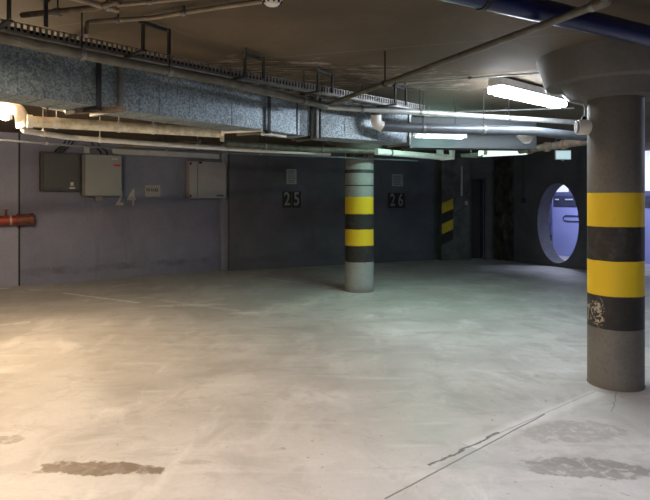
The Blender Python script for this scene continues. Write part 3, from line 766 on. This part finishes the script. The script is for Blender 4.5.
# off-white box right
t_ = thing('wall_box', wpt(205,198), 'off-white electrical box with two black latches, near the pilaster', 'electrical box')
wbox(MB(), 186, 223, 161.5, 198.5, 0, .16).build('body', M_palebox, t_, .008)
dr = wbox(MB(), 194.5, 222.8, 161.8, 198.3, .16, .18).build('door', M_palebox, t_, .004)
wbox(MB(), 186.3, 194, 161.8, 198.3, .16, .178).build('hinge_panel', M_palebox, t_, .004)
for py in (164, 196): wbox(MB(), 186.6, 188.2, py-1.2, py+1.2, .178, .188).build('latch', M_ink, t_)
wbox(MB(), 195.5, 198.5, 162.2, 164, .18, .19).build('latch', M_ink, dr)
wbox(MB(), 213, 220, 195.0, 196.4, .18, .182).build('name_strip', M_print, dr)
# cables going up from the boxes
def cab(pts, label):
    tag(MB().tube([wpt(*p) for p in pts], .012, 8, .05).build('cable', M_black), label, 'cable', 'black cables rising from the wall boxes')
for i, (x0, x1) in enumerate(((54,62),(58,66),(62,70))):
    cab([(x0,153,.08),(x0+1,150,.1),(x1,145,.2),(x1+2,139,.3)], 'black cable rising from the top of the dark grey wall box')
for x0, x1 in ((100,90),(106,96)):
    cab([(x0,155.5,.08),(x0-1,152,.1),(x1,146,.2),(x1-2,139,.3)], 'black cable rising from the top of the pale box with the red label')
tag(wbox(MB(), 83, 88.5, 146, 153.5, .02, .10).build('cable_trunking', M_trunk, None, .004), 'short upright piece of trunking above the pale wall box', 'trunking')
mb = MB(); a = wpt(111,151.6,.03); b = wpt(217,158.5,.03); b.z = a.z
mb.box(a - V((0,0,.055)), b-a, nrm(wl)*.09, (0,0,.10))
tag(mb.build('cable_trunking', M_trunk, None, .004), 'long pale trunking along the top of the left wall', 'trunking')
# digits
def text_mesh(body, px_c, py_c, hpx, mat, parent, name, d=.004, bold=.0, stretch=.62):
    cu = bpy.data.curves.new('t', 'FONT'); cu.body = body; cu.size = 1; cu.extrude = 0.002; cu.offset = bold; cu.align_x = 'CENTER'; cu.align_y = 'CENTER'; cu.space_character = 1.15
    o = bpy.data.objects.new('t', cu); COL.objects.link(o); bpy.context.view_layer.update()
    me = bpy.data.meshes.new_from_object(o.evaluated_get(bpy.context.evaluated_depsgraph_get())); bpy.data.objects.remove(o)
    c = wpt(px_c, py_c, d); u = wl if px_c < 231 else wr
    S_ = hpx * c.y / F / .70
    M = Matrix.Translation(c) @ Matrix(((u.x, 0, nrm(u).x, 0), (u.y, 0, nrm(u).y, 0), (0, 1, 0, 0), (0,0,0,1))) @ Matrix.Diagonal((S_*stretch, S_, 1, 1))
    org = parent.location if parent else c
    me.transform(Matrix.Translation(-org) @ M); me.materials.clear(); me.materials.append(mat); me.name = name
    o = bpy.data.objects.new(name, me); COL.objects.link(o)
    if parent: o.parent = parent
    else: o.location = org
    return o
def number(txt, xs, yc, hpx, mat, label, backing):
    t_ = thing('painted_number', wpt((xs[0]+xs[1])/2, yc+hpx/2), label, 'wall number')
    for ch, x in zip(txt, xs):
        if backing: wbox(MB(), x-4.6, x+4.3, yc-hpx/2-1.6, yc+hpx/2+1.6, 0, .003).build('dark_backing', M_blackpaint, t_)
        text_mesh(ch, x, yc, hpx, mat, t_, 'digit', .006, .018, .72)
        # stencil bridge cutting the digit
    return t_
number('24', (119.5, 131.5), 198, 16, M_white, 'white stencilled number 24 on the left wall under the pale box', False)
number('25', (287, 296.5), 199.5, 13, M_dimwhite, 'grey stencilled number 25 on dark squares, left of the far column', True)
number('26', (392.5, 400.5), 200.5, 12, M_dimwhite, 'faint stencilled number 26 on the wall right of the far column', True)
t_ = thing('wall_notice', wpt(152,196.5), 'small white plate with one line of black lettering, left of the off-white box', 'notice')
wbox(MB(), 144.8, 160, 185.2, 196.8, 0, .008).build('plate', M_paper, t_, .003)
text_mesh('P4 PARK', 152.5, 190.3, 3.2, M_ink, t_, 'lettering', .010, .02, .62)
def sheet(x0, x1, y0, y1, lb, nl):
    t_ = thing('paper_notice', wpt((x0+x1)/2, y1), lb, 'notice')
    wbox(MB(), x0, x1, y0, y1, 0, .004).build('sheet', M_paper, t_)
    mb = MB()
    for i in range(nl):
        y = y0 + 2 + (y1-y0-4)*i/(nl-1); wbox(mb, x0+1.3, x1-1.3-random.uniform(0,2), y, y+.55, .004, .005)
    mb.build('print', M_print, t_)
sheet(286.5, 296.5, 169, 184, 'pale paper sheet on the wall above the number 25', 7)
sheet(392, 403, 174, 186, 'dim paper sheet on the wall above the number 26', 6)
# red pipe on the far left wall
rp = [wpt(-40,221,.14), wpt(-5,220.5,.14), wpt(29,219,.14)]
t_ = thing('fire_pipe', wpt(-10,226,.14), 'red fire pipe with a brown end coupling on the far left wall', 'pipe')
MB().tube([wpt(-60,223,.14), wpt(18,219.7,.14)], .085, 24).build('pipe_run', M_redpipe, t_)
uw = (wpt(29,219,.14)-wpt(18,219.7,.14)).normalized()
MB().tube([wpt(17,219.8,.14), wpt(29,219.1,.14)], .098, 24).build('coupling', M_redbrown, t_)
MB().lathe((0,0,0), [(.01,-.01),(.02,0)], 8).bm.free()
a = wpt(29,219.1,.14); MB().cyl(a, a+uw*.045, .112, 28).cyl(a+uw*.045, a+uw*.075, .112, 28, .07).build('end_cap', M_redbrown, t_)
a = wpt(17,219.8,.14); MB().cyl(a-uw*.02, a+uw*.02, .108, 24).build('clamp_ring', M_redbrown, t_)
a = wpt(10,220.0,.14); MB().cyl(a-uw*.02, a+uw*.01, .088, 24).build('pale_band', M_palebox, t_)
a = wpt(5,212,.14); MB().cyl(a-V((0,0,.06)), a+V((0,0,.04)), .018, 10).cyl(a+V((0,0,.03)), a+V((0,0,.045)), .035, 12).build('vent_stub', M_redbrown, t_)
for px in (-30, 22): a = wpt(px, 220, .14); MB().bar(a, a - nrm(wl)*.14, .03, .03).build('wall_bracket', M_strap, t_)
# fittings on the pillar
p = at(461.5, 13.98, 0)
tag(MB().box((p.x-.02, 13.97, zof(196,13.9)), (.045,0,0), (0,.03,0), (0,0,(196-166)*13.9/F)).build('cable_trunking', M_trunk), 'short vertical light strip of trunking on the pillar left of the dark doorway', 'trunking')
p = at(466.5, 13.96, zof(203,13.9))
t_ = thing('light_switch', p - V((0,0,.05)), 'small switch on the pillar left of the dark doorway', 'switch')
MB().box(p - V((.035,0,.05)), (.07,0,0), (0,.045,0), (0,0,.10)).build('switch_plate', M_trunk, t_, .004); MB().box(p - V((.015,.008,.02)), (.03,0,0), (0,.01,0), (0,0,.04)).build('rocker', M_palebox, t_)
# small black socket on the oval wall
a = line_pt(H0, H0+hd, 524); a.z = zof(200.5, a.y)
tag(MB().box(a - hd*.05 - V((0,0,.06)), hd*.1, -hn*.04, (0,0,.12)).cyl(a + V((0,0,.06)) - hn*.02, V((a.x,a.y,CEIL)) - hn*.02, .01, 8).build('wall_socket', M_blackpaint), 'small dark socket with a cable on the wall left of the oval opening', 'socket')
# hanging sign
sY = 10.4; a, b = at(555.3,sY,0), at(571.2,sY,0); zt_, zb_ = zof(150.2,sY), zof(159.6,sY)
t_ = thing('exit_sign', V(((a.x+b.x)/2,sY,zb_)), 'small pale hanging sign box above and left of the oval opening', 'sign')
MB().box((a.x,sY,zb_), (b.x-a.x,0,0), (0,.06,0), (0,0,zt_-zb_)).build('sign_box', M_housing, t_, .004)
MB().box((a.x+.012,sY-.006,zb_+.012), (b.x-a.x-.024,0,0), (0,.008,0), (0,0,zt_-zb_-.024)).build('sign_face', emis('sign_glow', (.55,.85,.9), .22), t_)
MB().box(((a.x+b.x)/2-.02,sY,zb_-.02), (.04,0,0), (0,.05,0), (0,0,.022)).build('lower_clip', M_housing, t_)
for q in (a.x+.06, b.x-.06): MB().cyl((q,sY+.03,zt_-.01), (q,sY+.03,CEIL), .005, 8).build('hanging_rod', M_strap, t_)
# small anchors on the wall head left of the sign
# ------------------------------------------------------------------ world, camera
w = bpy.data.worlds.new('world'); scene.world = w; w.use_nodes = True
w.node_tree.nodes['Background'].inputs[0].default_value = (.5,.55,.7,1); w.node_tree.nodes['Background'].inputs[1].default_value = .1
cam = bpy.data.cameras.new('camera'); co = bpy.data.objects.new('camera', cam); COL.objects.link(co)
co.location = (0,0,EYE); co.rotation_euler = (math.pi/2,0,0)
cam.sensor_width = 36; cam.lens = 36*F/650; cam.shift_y = -50/650; cam.clip_start = .05
scene.camera = co
scene.view_settings.view_transform = 'Standard'; scene.view_settings.look = 'None'; scene.view_settings.gamma = 1; scene.view_settings.use_curve_mapping = False
scene.view_settings.exposure = 1.6
